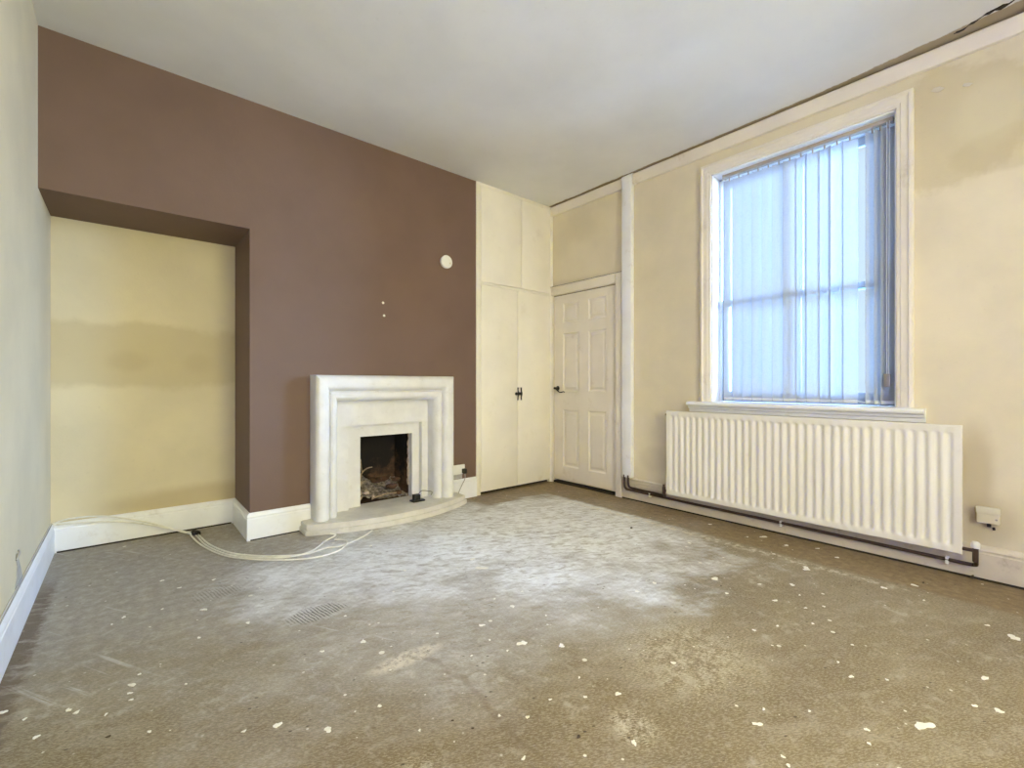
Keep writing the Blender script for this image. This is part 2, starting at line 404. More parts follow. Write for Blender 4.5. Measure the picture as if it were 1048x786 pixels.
def glass_mat():
    m = bpy.data.materials.new('window_glass'); m.use_nodes = True; nt = m.node_tree; nt.nodes.clear(); g = G(nt)
    out = g.n('ShaderNodeOutputMaterial')
    tr = g.n('ShaderNodeBsdfTransparent'); g.put(tr.inputs[0], (.95, .97, .98))
    gl = g.n('ShaderNodeBsdfGlossy'); gl.inputs['Roughness'].default_value = .02
    f = g.n('ShaderNodeFresnel'); f.inputs['IOR'].default_value = 1.45
    x = g.n('ShaderNodeMixShader'); nt.links.new(f.outputs[0], x.inputs[0]); nt.links.new(tr.outputs[0], x.inputs[1]); nt.links.new(gl.outputs[0], x.inputs[2])
    nt.links.new(x.outputs[0], out.inputs[0]); return m
M['glass'] = glass_mat()
# ------------------------------------------------------------------ room shell
T = .37
DY0, DY1, DZ = 2.735, 3.59, 2.085         # door opening
WY0, WY1, WZ0, WZ1 = .605, 1.785, .945, 2.82   # window opening
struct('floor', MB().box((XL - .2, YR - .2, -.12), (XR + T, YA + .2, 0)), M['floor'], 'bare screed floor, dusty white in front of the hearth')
struct('ceiling', MB().box((XL - .2, YR - .2, H), (XR + T, YA + .2, H + .12)), M['ceiling'], 'flat white ceiling')
struct('wall_left', MB().box((XL - .15, YR - .15, 0), (XL, YA + .15, H)), M['cream_left'], 'plain cream left wall')
struct('wall_alcove', MB().box((XL, YA, 0), (XR, YA + .15, H)), M['cream_alcove'], 'cream alcove back wall with a darker damp band')
br = MB()
br.box((XL, YB, ZS), (XA, YA, H)).box((XA, YB, 0), (1.25, YA, H)).box((1.25, YB, .972), (2.12, YA, H)).box((2.12, YB, 0), (XC, YA, H))
struct('wall_fireplace', br, M['brown'], 'brown painted chimney breast with alcove opening', smooth=False)
rw = MB()
rw.box((XR, YR, 0), (XR + T, WY0, H)).box((XR, WY0, 0), (XR + T, WY1, WZ0 - .03)).box((XR, WY0, WZ1), (XR + T, WY1, H))
rw.box((XR, WY1, 0), (XR + T, DY0, H)).box((XR, DY0, DZ), (XR + T, DY1, H)).box((XR, DY1, 0), (XR + T, YA, H)).box((XR + .09, DY0, 0), (XR + T, DY1, DZ))
wallr = struct('wall_right', rw, M['cream_right'], 'cream window wall with yellow damp patches', smooth=False)
RX0, RX1, RZ0, RZ1 = .3, 2.2, .75, 2.72      # opening behind the camera
rr = MB()
rr.box((XL, YR - .15, 0), (RX0, YR, H)).box((RX1, YR - .15, 0), (XR, YR, H)).box((RX0, YR - .15, RZ1), (RX1, YR, H)).box((RX0, YR - .15, 0), (RX1, YR, RZ0))
struct('wall_rear', rr, M['grime'], 'plain cream rear wall with a window', smooth=False)
w2 = MB()
for a, b in (((RX0, RZ0), (RX0 + .07, RZ1)), ((RX1 - .07, RZ0), (RX1, RZ1)), ((RX0, RZ0), (RX1, RZ0 + .07)), ((RX0, RZ1 - .07), (RX1, RZ1)), ((1.22, RZ0), (1.28, RZ1))):
    w2.box((a[0], YR - .12, a[1]), (b[0], YR - .05, b[1]), .004)
w2o = struct('window_2', w2, M['gloss'], 'plain white framed window in the rear wall')

# skirting boards: moulded profile swept along each wall
SK = [(0, 0), (.02, 0), (.02, .148), (.0165, .153), (.0165, .160), (.0195, .165), (.0175, .176), (.010, .186), (.004, .192), (0, .192)]
def skirting(name, p0, p1, nrm, label, m0=0, m1=0, mat='gloss'):
    p0, p1, nrm = Vector((*p0, 0)), Vector((*p1, 0)), Vector((*nrm, 0)); d = (p1 - p0).normalized()
    N = max(2, int((p1 - p0).length / .25)); fr = []
    for i in range(N + 1):
        def f(a, b, i=i):
            q = p0.lerp(p1, i / N) + nrm * a + Vector((0, 0, b))
            if i == 0: q += d * (-a * m0)
            if i == N: q += d * (a * m1)
            return q
        fr.append(f)
    return struct(name, MB().sweep(SK, fr), M[mat], label, angle=28)
skirting('baseboard_left', (XL, YR), (XL, YA), (1, 0), 'white skirting along the left wall', 0, -1)
skirting('baseboard_alcove', (XL, YA), (XA, YA), (0, -1), 'white skirting across the alcove back', -1, -1)
skirting('baseboard_reveal', (XA, YA), (XA, YB - .001), (-1, 0), 'short white skirting on the alcove side', -1, .97)
skirting('baseboard_fireplace', (XA - .001, YB), (1.078, YB), (0, -1), 'white skirting left of the fireplace', .97, 0)
skirting('baseboard_hearth', (2.277, YB), (XC, YB), (0, -1), 'white skirting between fireplace and cupboard')
skirting('baseboard_right', (XR, 2.652), (XR, YR), (-1, 0), 'white skirting toned dark for shade below the radiator and pipes', 0, 0, 'shaded_gloss')
# dark gap left below the skirting where the floor covering came away
for nm, a, b in (('trim_9', (XR - .0235, YR, 0), (XR - .019, 2.652, .012)), ('trim_10', (XL + .03, YA - .024, 0), (XA - .03, YA - .019, .010)), ('trim_11', (XA, YB - .0235, 0), (1.02, YB - .019, .008))):
    struct(nm, MB().box(a, b), M['gap'], 'dark gap under the skirting')

# picture rail, pipe trunking, corner bead, architraves
RAIL = [(0, 0), (.020, .004), (.026, .012), (.028, .070), (.034, .078), (.036, .092), (.030, .100), (0, .100)]
def rail(y0, y1, name, label):
    N = 6
    fr = [(lambda a, b, t=i / N: Vector((XR - a, y0 + (y1 - y0) * t, 2.984 + b))) for i in range(N + 1)]
    struct(name, MB().sweep(RAIL, fr), M['gloss_cream'], label)
rail(2.64, YB - .002, 'trim_1', 'cream picture rail above the door')
rail(YR, 2.53, 'trim_2', 'cream picture rail running over the window')
tk = MB().box((XR - .052, 2.532, .212), (XR, 2.638, 3.06), .006)
tk.prism([(XR, 3.055), (XR - .052, 3.055), (XR - .05, 3.075), (XR - .03, H - .001), (XR, H - .001)], 2.528, 2.642, lambda u, v, w: (u, w, v))
struct('trim_3', tk, M['gloss'], 'tall boxed pipe trunking between door and window')
struct('trim_4', MB().cyl((XR - .012, YB - .012, 0), (XR - .012, YB - .012, 2.98), .017, n=16), M['cupboard'], 'round corner bead between cupboard and door')

# ------------------------------------------------------------------ door
d1 = MB()
DX = XR + .002
Ys = [DY0 + .003, 2.862, 3.095, 3.222, 3.456, DY1 - .004]; Zs = [.042, .193, .819, 1.018, 1.658, 1.775, 1.988, DZ - .006]
bm = d1.bm; cache = {}
def dv(y, z, dx=0.0):
    k = (round(y, 5), round(z, 5), round(dx, 5))
    if k not in cache: cache[k] = bm.verts.new((DX + dx, y, z))
    return cache[k]
for i in range(5):
    for j in range(7):
        y0, y1, z0, z1 = Ys[i], Ys[i + 1], Zs[j], Zs[j + 1]
        if i in (1, 3) and j in (1, 3, 5):
            prev = None
            for off, dp in ((0, 0), (.006, .004), (.014, .010), (.024, .011), (.034, .009), (.046, .003), (.050, .003)):
                ring = [(y0 + off, z0 + off), (y1 - off, z0 + off), (y1 - off, z1 - off), (y0 + off, z1 - off)]
                R = [dv(a, b, dp) for a, b in ring]
                if prev:
                    for k in range(4): bm.faces.new((prev[k], prev[(k + 1) % 4], R[(k + 1) % 4], R[k]))
                prev = R
            bm.faces.new(prev)
        else:
            bm.faces.new((dv(y0, z0), dv(y1, z0), dv(y1, z1), dv(y0, z1)))
y0, y1, z0, z1 = Ys[0], Ys[-1], Zs[0], Zs[-1]
bk = [bm.verts.new((DX + .04, a, b)) for a, b in ((y0, z0), (y1, z0), (y1, z1), (y0, z1))]
bm.faces.new(bk)
edges = [[dv(y, z0) for y in Ys], [dv(y1, z) for z in Zs], [dv(y, z1) for y in Ys[::-1]], [dv(y0, z) for z in Zs[::-1]]]
for k in range(4):
    for a, b in zip(edges[k], edges[k][1:]): pass
    bm.faces.new(edges[k] + [bk[(k + 1) % 4], bk[k]])
bmesh.ops.triangulate(bm, faces=[f for f in bm.faces if len(f.verts) > 4])
door = struct('door_1', d1, M['gloss_cream'], 'cream six-panel internal door with a small dark lever handle', angle=20, loc=(XR, 3.16, 0))
AR = .028
def arch_strip(mb, a, b): mb.box(a, b, .006)
fm = MB()
fm.box((XR - AR, 2.655, 0), (XR + .002, DY0 - .004, 2.178), .007).box((XR - AR, DY0 - .004, DZ + .004), (XR + .002, 3.612, 2.178), .007).box((XR - AR + .006, DY1 + .002, 0), (XR + .002, 3.612, DZ + .004), .005)
fm.box((XR - AR - .006, 2.650, 2.176), (XR + .002, 3.612, 2.186), .003)
obj('door_frame', fm, M['gloss_cream'], door)
tp = MB().box((XR + .001, DY0 - .002, DZ - .006), (XR + .03, DY1 + .002, DZ + .004)).box((XR - .004, DY0, .0), (XR + .06, DY1, .020)).box((XR - .0005, 2.655, 2.186), (XR - .030, 3.62, 2.190))
obj('shadow_gap', tp, M['gap'], door)
hd = MB().lathe((DX, 3.532, 1.053), (-1, 0, 0), [(0, 0), (.026, 0), (.026, .004), (.020, .009), (.012, .012), (.011, .045), (.014, .05), (.012, .058), (0, .060)], 20)
hd.tube([(DX - .05, 3.532, 1.053), (DX - .052, 3.505, 1.040), (DX - .050, 3.470, 1.014), (DX - .048, 3.44, 1.010), (DX - .045, 3.405, 1.016), (DX - .04, 3.392, 1.010)], lambda t: .008 - .003 * t, 10)
obj('lever_handle', hd, M['iron'], door)
for z in (.32, 1.75): obj('hinge', MB().cyl((XR - .004, DY0 + .002, z), (XR - .004, DY0 + .002, z + .09), .006, n=10), M['steel'], door)

# ------------------------------------------------------------------ window
win = thing('window_1', (XR, 1.195, WZ0), 'white sash window with moulded cream surround above the radiator', 'window')
del win['category']; win['kind'] = 'structure'
AP = [(0, 0), (0, .026), (.006, .032), (.020, .034), (.026, .028), (.030, .026), (.060, .024), (.066, .020), (.080, .018), (.085, .014), (.085, 0)]
ay0, ay1, az1 = .522, 1.870, 2.905
ar = MB().sweep(AP, [lambda a, b: Vector((XR - b, ay0 + a, .955)), lambda a, b: Vector((XR - b, ay0 + a, az1 - a)), lambda a, b: Vector((XR - b, ay1 - a, az1 - a)), lambda a, b: Vector((XR - b, ay1 - a, .955))])
obj('architrave', ar, M['gloss_cream'], win, angle=25)
SP = [(.30, 0), (.30, .036), (-.060, .036), (-.075, .030), (-.080, .018), (-.075, .006), (-.060, 0), (-.045, -.004), (-.040, -.020), (-.022, -.026), (-.020, -.050), (0, -.054), (0, 0)]
si = MB()
def silf(y): return lambda a, b: Vector((XR + a, y, .918 + b))
sl = [p for p in SP if p[0] <= 0]
si.sweep([(0, .036)] + sl[0:], [silf(.468), silf(1.968)])
si.box((XR - .001, WY0, .918), (XR + .33, WY1, .954))
obj('sill', si, M['gloss'], win, angle=30)
ln = MB()
ln.box((XR + .001, WY0 - .001, .95), (XR + .34, WY0 + .010, WZ1)).box((XR + .001, WY1 - .010, .95), (XR + .34, WY1 + .001, WZ1)).box((XR + .001, WY0, WZ1 - .010), (XR + .34, WY1, WZ1 + .001))
ln.box((XR + .12, WY1 - .030, .954), (XR + .14, WY1 - .010, WZ1 - .01), .003).box((XR + .12, WY0 + .010, .954), (XR + .14, WY0 + .030, WZ1 - .01), .003).box((XR + .12, WY0 + .01, WZ1 - .03), (XR + .14, WY1 - .01, WZ1 - .01), .003)
obj('jamb_lining', ln, M['gloss'], win)
def sash(x, z0, z1, bot, top, lab):
    s = MB(); a, b = WY0 + .012, WY1 - .012; st = .052
    s.box((x, a, z0), (x + .04, a + st, z1), .004).box((x, b - st, z0), (x + .04, b, z1), .004)
    s.box((x, a + st - .002, z0), (x + .04, b - st + .002, z0 + bot), .004).box((x, a + st - .002, z1 - top), (x + .04, b - st + .002, z1), .004)
    o = obj('sash', s, M['sash_paint'], win); o['label'] = lab
    obj('glazing_bar', MB().box((x + .006, 1.184, z0 + bot - .002), (x + .034, 1.206, z1 - top + .002), .003), M['sash_paint'], o)
    obj('pane', MB().box((x + .018, a + st - .004, z0 + bot - .004), (x + .022, b - st + .004, z1 - top + .004)), M['glass'], o)
    return o
sash(XR + .150, .956, 1.800, .085, .045, 'lower inner sash')
sash(XR + .195, 1.755, WZ1 - .012, .045, .060, 'upper outer sash')
obj('sash_latch', MB().box((XR + .145, 1.17, 1.80), (XR + .190, 1.22, 1.812), .003).cyl((XR + .165, 1.195, 1.81), (XR + .165, 1.195, 1.825), .012, n=14), M['brass'], win)

# ------------------------------------------------------------------ vertical blind
bl = thing('vertical_blind', (XR + .075, 1.19, 2.80), 'white patterned voile vertical blind hanging in the window', 'blind')
BX = XR + .075
obj('headrail', MB().box((BX - .022, .640, 2.785), (BX + .022, 1.712, 2.822), .004).box((BX - .026, .632, 2.780), (BX + .026, .648, 2.826), .004).box((BX - .026, 1.704, 2.780), (BX + .026, 1.720, 2.826), .004), M['headrail'], bl)
random.seed(11)
def vane(yc, ang, zt=2.762, zb=.968, w=.089, curve=.006):
    s = MB(); n = 8; ca, sa = math.cos(ang), math.sin(ang); rows = []
    ztr = [zt, zt - .02, 2.3, 1.7, 1.2, zb + .05, zb]
    for z in ztr:
        row = []
        for i in range(n + 1):
            u = (i / n - .5) * w; d = curve * (1 - (2 * i / n - 1) ** 2)
            row.append(s.bm.verts.new((BX + u * sa + d * ca, yc + u * ca - d * sa, z)))
        rows.append(row)
    for A, B in zip(rows, rows[1:]):
        for i in range(n): s.bm.faces.new((A[i], A[i + 1], B[i + 1], B[i]))
    v = obj('vane', s, M['vane'], bl, angle=180)
    R = Matrix.Rotation(-ang, 3, 'Z')
    obj('weight', MB().box((BX - .0025, yc - w * .46, zb + .002), (BX + .0025, yc + w * .46, zb + .024), .001).xform(Matrix.Translation((BX, yc, 0)) @ R.to_4x4() @ Matrix.Translation((-BX, -yc, 0))), M['weight'], v)
    obj('hanger', MB().box((BX - .004, yc - .005, zt - .010), (BX + .004, yc + .005, 2.787), .002), M['headrail'], v)
    return v
angs = []
yy = 1.672
k = 0
while yy > .80:
    a = math.radians((-16 if k < 6 else -10) + random.uniform(-7, 7))
    if k in (7, 9, 10): a = math.radians(22)
    vane(yy, a, w=.089); yy -= .0735; k += 1
for y_, a_ in ((.742, -46), (.700, -54), (.662, -48)): vane(y_, math.radians(a_))
ch = MB()
for dx in (-.028, .030):
    pts = []; y = 1.70
    while y > .66:
        pts += [(BX + dx, y, .985), (BX + dx, y - .037, .976)]; y -= .0735
    ch.tube(pts, .0016, 6, 2)
obj('chain', ch, M['white_plastic'], bl)
cd = MB().tube([(BX - .03, .648, 2.785), (BX - .031, .650, 2.0), (BX - .03, .652, 1.16)], .002, 6, 3).tube([(BX - .024, .662, 2.785), (BX - .026, .664, 2.0), (BX - .026, .662, 1.16)], .002, 6, 3)
cdo = obj('pull_cord', cd, M['white_plastic'], bl)
obj('cord_weight', MB().box((BX - .042, .640, 1.082), (BX - .018, .676, 1.165), .005), M['steel'], cdo)

# ------------------------------------------------------------------ radiator
rad = thing('radiator', (XR - .08, 1.215, .145), 'long ribbed cream panel radiator on the wall under the window', 'radiator')
ry0, ry1, rz0, rz1, rx = .303, 2.132, .146, .868, XR - .112
fp = MB(); bm = fp.bm
NR = 34; m0 = .030; pitch = (ry1 - ry0 - 2 * m0) / NR
ys = [ry0, ry0 + .004]; gd = [0, 0]
SH = [(0, 0), (.14, .08), (.28, .62), (.40, .98), (.60, .98), (.72, .62), (.86, .08)]
for i in range(NR):
    for t, h in SH: ys.append(ry0 + m0 + pitch * (i + t)); gd.append(h)
ys += [ry1 - m0, ry1 - .004, ry1]; gd += [0, 0, 0]
zs = [(rz0, 0), (rz0 + .004, 0), (rz0 + .036, 0), (rz0 + .042, .35), (rz0 + .050, .8), (rz0 + .062, 1), (rz1 - .064, 1), (rz1 - .052, .8), (rz1 - .044, .35), (rz1 - .038, 0), (rz1 - .004, 0), (rz1, 0)]
grid = []
for j, (z, wz) in enumerate(zs):
    row = []
    for i, y in enumerate(ys):
        x = rx + .011 * gd[i] * wz
        if i in (0, len(ys) - 1) or j in (0, len(zs) - 1): x += .004
        row.append(bm.verts.new((x, y, z)))
    grid.append(row)
for A, B in zip(grid, grid[1:]):
    for i in range(len(ys) - 1): bm.faces.new((A[i], A[i + 1], B[i + 1], B[i]))
bm.normal_update()
per = grid[0] + [r[-1] for r in grid[1:]] + grid[-1][-2::-1] + [r[0] for r in grid[-2:0:-1]]
bkv = [bm.verts.new((rx + .022, v.co.y, v.co.z)) for v in per]
for k in range(len(per)): bm.faces.new((per[k], per[(k + 1) % len(per)], bkv[(k + 1) % len(per)], bkv[k]))
bm.faces.new(bkv)
obj('front_panel', fp, M['radiator'], rad, angle=40)
for y in (.55, 1.88):
    obj('wall_bracket', MB().prism([(rx + .021, .24), (XR - .004, .20), (XR, .20), (XR, .80), (XR - .004, .80), (rx + .021, .755), (rx + .021, .74), (XR - .004, .74), (XR - .004, .255), (rx + .021, .255)], y, y + .05, lambda u, v, w: (u, w, v)), M['steel'], rad, smooth=False)
vl = MB().cyl((rx + .012, 2.128, .172), (rx + .012, 2.165, .172), .011, n=14).cyl((rx + .012, 2.160, .135), (rx + .012, 2.160, .200), .014, n=14, bevel=.002).cyl((rx + .012, 2.160, .20), (rx + .012, 2.160, .222), .010, n=14, bevel=.002)
o = obj('valve', vl, M['pipe'], rad); o['label'] = 'dark valve at the door end'
vr = MB().cyl((rx + .012, .304, .178), (rx + .012, .26, .178), .010, n=14).cyl((rx + .012, .252, .120), (rx + .012, .252, .196), .013, n=14, bevel=.002)
o = obj('valve', vr, M['pipe'], rad)
obj('valve_cap', MB().lathe((rx + .012, .252, .194), (0, 0, 1), [(0, 0), (.018, 0), (.020, .006), (.019, .026), (.014, .034), (0, .036)], 20), M['white_plastic'], o)
o = obj('bleed_plug', MB().cyl((rx + .012, 2.131, .835), (rx + .012, 2.143, .835), .009, n=6), M['brass'], rad)

# ------------------------------------------------------------------ pipes
PX = XR - .044
p1 = thing('heating_pipe', (PX, 1.4, 0), 'long dark brown pipe running along the skirting under the radiator', 'pipe')
obj('pipe_run', MB().tube([(PX, 2.612, .235), (PX, 2.612, .16), (PX, 2.606, .118), (PX, 2.585, .102), (PX, 2.54, .099), (PX, 2.2, .095), (PX, 1.2, .090), (PX, .40, .083), (PX, .30, .082), (PX - .002, .262, .084), (PX - .020, .252, .095), (rx + .012, .252, .130)], .0105, 12, 8), M['pipe'], p1)
for y, z in ((2.335, .097), (1.25, .090), (.372, .083)):
    obj('pipe_clip', MB().box((PX - .010, y - .008, z - .026), (XR - .019, y + .008, z + .014), .003), M['white_plastic'], p1)
p2 = tag(obj('heating_pipe', MB().tube([(PX - .004, 2.565, .235), (PX - .004, 2.565, .165), (PX - .004, 2.556, .132), (PX - .004, 2.53, .122), (PX - .004, 2.45, .120), (PX - .006, 2.30, .119), (PX - .01, 2.20, .116), (PX - .024, 2.168, .118), (rx + .012, 2.160, .140)], .0105, 12, 8), M['pipe'], loc=(PX, 2.4, .12)),
   'short dark brown pipe bending from the trunking to the radiator valve', 'pipe')
p3 = tag(obj('heating_pipe', MB().tube([(XR - .030, 2.53, .206), (XR - .030, 2.3, .202), (XR - .032, 2.20, .200), (XR - .040, 2.180, .194), (XR - .05, 2.176, .16), (rx + .030, 2.172, .150)], .008, 10, 6), M['gloss_cream'], loc=(XR - .03, 2.35, .2)),
   'thin cream pipe above the skirting between trunking and radiator', 'pipe')

# ------------------------------------------------------------------ built-in cupboard
cx0, cx1, cy = XC, XR - .022, YB - .012
cup = thing('built_in_cupboard', ((cx0 + cx1) / 2, YB, 0), 'tall cream built-in cupboard with four flat doors in the corner', 'cupboard')
fr = MB()
fr.box((cx0, cy, 0), (cx0 + .050, YB + .03, H - .001), .003).box((cx1 - .020, cy, 0), (cx1 + .01, YB + .03, H - .001), .003)
fr.box((cx0 + .048, cy + .001, 3.068), (cx1 - .018, YB + .03, H - .001), .002).box((cx0 + .048, cy + .001, 2.088), (cx1 - .018, YB + .03, 2.112), .002)
obj('face_frame', fr, M['cupboard'], cup)
obj('carcass', MB().box((cx0 + .004, YB + .028, .001), (cx1, YA - .002, H - .004)), M['gap'], cup)
xm = 3.158
def cdoor(x0, x1, z0, z1, lab):
    o = obj('door', MB().box((x0 + .0025, cy - .004, z0 + .003), (x1 - .0025, YB + .016, z1 - .003), .0025), M['cupboard'], cup); o['label'] = lab; return o
dl = cdoor(cx0 + .050, xm, .028, 2.088, 'tall lower left door'); dr = cdoor(xm, cx1 - .020, .028, 2.088, 'tall lower right door')
cdoor(cx0 + .050, 3.212, 2.112, 3.066, 'short upper left door'); cdoor(3.212, cx1 - .020, 2.112, 3.066, 'short upper right door')
def chandle(x, parent):
    y = cy - .004; z = .997
    h = MB().lathe((x, y, z), (0, -1, 0), [(0, 0), (.017, 0), (.017, .004), (.011, .008), (.008, .012), (.008, .030), (0, .032)], 16)
    h.tube([(x, y - .030, z - .064), (x, y - .028, z - .056), (x, y - .030, z - .03), (x, y - .033, z), (x, y - .030, z + .03), (x, y - .028, z + .056), (x, y - .030, z + .064)], lambda t: .0062 + .0045 * math.exp(-((t - .5) / .10) ** 2) + .003 * (math.exp(-((t - .04) / .05) ** 2) + math.exp(-((t - .96) / .05) ** 2)), 10, 5)
    obj('handle', h, M['iron'], parent)
chandle(3.158 - .022, dl); chandle(3.158 + .024, dr)
for z in (.35, 1.05, 1.75): obj('hinge', MB().cyl((cx1 - .019, cy - .005, z), (cx1 - .019, cy - .005, z + .07), .005, n=10), M['cupboard'], cup)

# ------------------------------------------------------------------ fireplace
fx0, fx1, fz = 1.072, 2.283, 1.168; hz = .078
fire = thing('fireplace', (1.69, YB, 0), 'cream moulded stone fireplace with curved hearth on the brown wall', 'fireplace')
FP = [(0, 0), (0, .120), (.003, .132), (.014, .146), (.030, .155), (.050, .158), (.070, .154), (.088, .142), (.099, .126), (.104, .110), (.106, .098), (.112, .094), (.114, .100), (.120, .112), (.132, .118), (.146, .115), (.160, .104), (.172, .086), (.178, .066), (.180, .045), (.180, -.031)]
tz = 1.13
su = MB().sweep(FP, [lambda a, b: Vector((fx0 + a, YB - b, hz)), lambda a, b: Vector((fx0 + a, YB - b, fz - a * tz)), lambda a, b: Vector((fx1 - a, YB - b, fz - a * tz)), lambda a, b: Vector((fx1 - a, YB - b, hz))])
obj('surround', su, M['stone'], fire, angle=32)
def ushape(x0, x1, z1, a0, a1, b1): return [(x0, hz), (x0, z1), (x1, z1), (x1, hz), (a1, hz), (a1, b1), (a0, b1), (a0, hz)]
yz = lambda u, v, w: (u, w, v)
obj('back_panel', MB().prism(ushape(1.252, 2.108, .968, 1.376, 2.044, .759), YB + .030, YB + .084, yz), M['stone'], fire, smooth=False)
obj('inner_slip', MB().prism(ushape(1.30, 2.10, .80, 1.497, 1.974, .657), YB + .085, YB + .15, yz), M['stone'], fire, smooth=False)
fb = MB()
fb.box((1.40, YB + .15, 0), (1.490, YA - .01, .9)).box((1.985, YB + .15, 0), (2.05, YA - .01, .9)).box((1.40, YA - .10, 0), (2.05, YA - .01, .9)).box((1.40, YB + .12, .84), (2.05, YA - .01, .93)).box((1.40, YB + .10, .0), (2.05, YA - .01, hz - .004))
obj('firebox', fb, M['soot'], fire, smooth=False)
rnd = random.Random(9)
obj('mortar_edge', MB().tube([(1.982 + rnd.uniform(-.006, .004), YB + .158, hz + .10 + .022 * i) for i in range(22)], lambda t: .006 + .007 * abs(math.sin(17 * t)) + .006 * (1 - t), 7, 2), M['rubble'], fire)
def hearth_poly(x0, x1, ye, ym, r):
    c = (x0 + x1) / 2; w = (x1 - x0) / 2; P = [(x1, YB + .0), (x0, YB + .0)]
    n = 28
    for i in range(n + 1):
        x = x0 + (x1 - x0) * i / n; u = (x - c) / w
        y = ym + (ye - ym) * abs(u) ** 2.1
        if abs(u) > 1 - r / w: y += 0
        P.append((x, y))
    return P
ht = MB().prism(hearth_poly(1.000, 2.385, 3.47, 3.300, .02), .036, hz, bevel=.010)
ht.box((1.26, YB - .01, .03), (2.11, YB + .15, hz))
he = obj('hearth', ht, M['hearthstone'], fire, angle=40)
obj('hearth_plinth', MB().prism(hearth_poly(.990, 2.40, 3.462, 3.285, .02), 0, .038, bevel=.004), M['hearthstone'], he, angle=40)

# rubble in the grate
def lump(name, c, r, mat, seed, label, cat, group=None, sq=(1, 1, .8)):
    rnd = random.Random(seed); s = MB(); bmesh.ops.create_icosphere(s.bm, subdivisions=2, radius=1)
    ax = [Vector((rnd.uniform(-1, 1), rnd.uniform(-1, 1), rnd.uniform(-1, 1))).normalized() for _ in range(11)]; cut = [rnd.uniform(.35, .7) for _ in ax]
    for v in s.bm.verts:
        for a, k in zip(ax, cut):
            d = v.co.dot(a)
            if d > k: v.co -= a * (d - k)
        v.co = Vector((v.co.x * r * sq[0], v.co.y * r * sq[1], v.co.z * r * sq[2])) + Vector(c)
    return tag(obj(name, s, M[mat], loc=(c[0], c[1], c[2]), smooth=False), label, cat, group)
hp = MB(); rnd = random.Random(3); N = 26; gridv = []
for j in range(N + 1):
    row = []
    for i in range(N + 1):
        u, v = i / N, j / N; x = 1.492 + (1.982 - 1.492) * u; y = YB + .150 + (.31) * v
        h = .012 + .085 * math.exp(-((u - .12) / .26) ** 2) * (.5 + .5 * v) + .10 * v * v + .03 * math.sin(9 * u + 5 * v) * v + rnd.uniform(-.012, .016)
        row.append(hp.bm.verts.new((x, y, hz - .002 + max(.002, h))))
    gridv.append(row)
for A, B in zip(gridv, gridv[1:]):
    for i in range(N): hp.bm.faces.new((A[i], A[i + 1], B[i + 1], B[i]))
ash = tag(obj('ash_heap', hp, M['ash'], loc=(1.72, 3.9, hz), angle=20), 'heap of pale ash and soot filling the bottom of the grate', 'ash', kind='stuff')
spots = [(1.53, 3.80, .17, .040), (1.60, 3.83, .16, .035), (1.56, 3.90, .23, .045), (1.64, 3.79, .125, .026), (1.51, 3.85, .23, .034), (1.49 + .03, 3.78, .125, .024)]
for i, (x, y, z, r) in enumerate(spots): lump('rubble_chunk', (x, y, z), r, 'rubble', 20 + i, 'pale grey rubble lump piled at the left of the grate', 'rubble', 'pale rubble in the grate')
spots = [(1.84, 3.84, .17, .055), (1.91, 3.90, .22, .060), (1.76, 3.93, .24, .05), (1.88, 3.80, .125, .04), (1.70, 3.98, .26, .05)]
for i, (x, y, z, r) in enumerate(spots): lump('brick_fragment', (x, y, z), r, 'brick', 60 + i, 'sooty brown brick fragment lying at the right of the grate', 'brick', 'brick fragments in the grate', (1.2, .8, .7))
tw = MB().tube([(1.55, 3.86, .27), (1.60, 3.93, .315), (1.67, 3.99, .335), (1.73, 4.02, .335)], lambda t: .008 - .003 * t, 8, 4).tube([(1.60, 3.93, .315), (1.595, 3.94, .36), (1.59, 3.94, .43)], .005, 8, 3)
tag(obj('twig', tw, M['twig'], loc=(1.6, 3.93, .3)), 'pale forked twig sticking up from the rubble in the grate', 'twig')
for i, (a, b) in enumerate((((1.70, 3.80, .115), (1.86, 3.79, .122)), ((1.62, 3.775, .105), (1.72, 3.79, .118)))):
    tag(obj('stick', MB().tube([a, ((a[0] + b[0]) / 2, a[1] + .01, (a[2] + b[2]) / 2 + .004), b], .006, 8, 3), M['twig'], loc=a), ('pale stick lying flat along the front right of the grate', 'short pale stick at the front middle of the grate')[i], 'stick')

# black plug-in adapter on the hearth, its lead to the socket
ad = thing('power_adapter', (1.945, 3.56, hz), 'small black power adapter box standing on the hearth', 'adapter')
obj('case', MB().box((1.905, 3.540, hz), (1.965, 3.585, hz + .060), .005), M['black_plastic'], ad)
obj('base', MB().box((1.885, 3.520, hz), (2.000, 3.592, hz + .014), .003), M['black_plastic'], ad)
obj('lead', MB().tube([(1.955, 3.562, hz + .055), (1.98, 3.55, hz + .085), (2.03, 3.53, hz + .080), (2.08, 3.54, hz + .060), (2.085, 3.57, hz + .03)], .003, 8, 6), M['pipe'], ad)

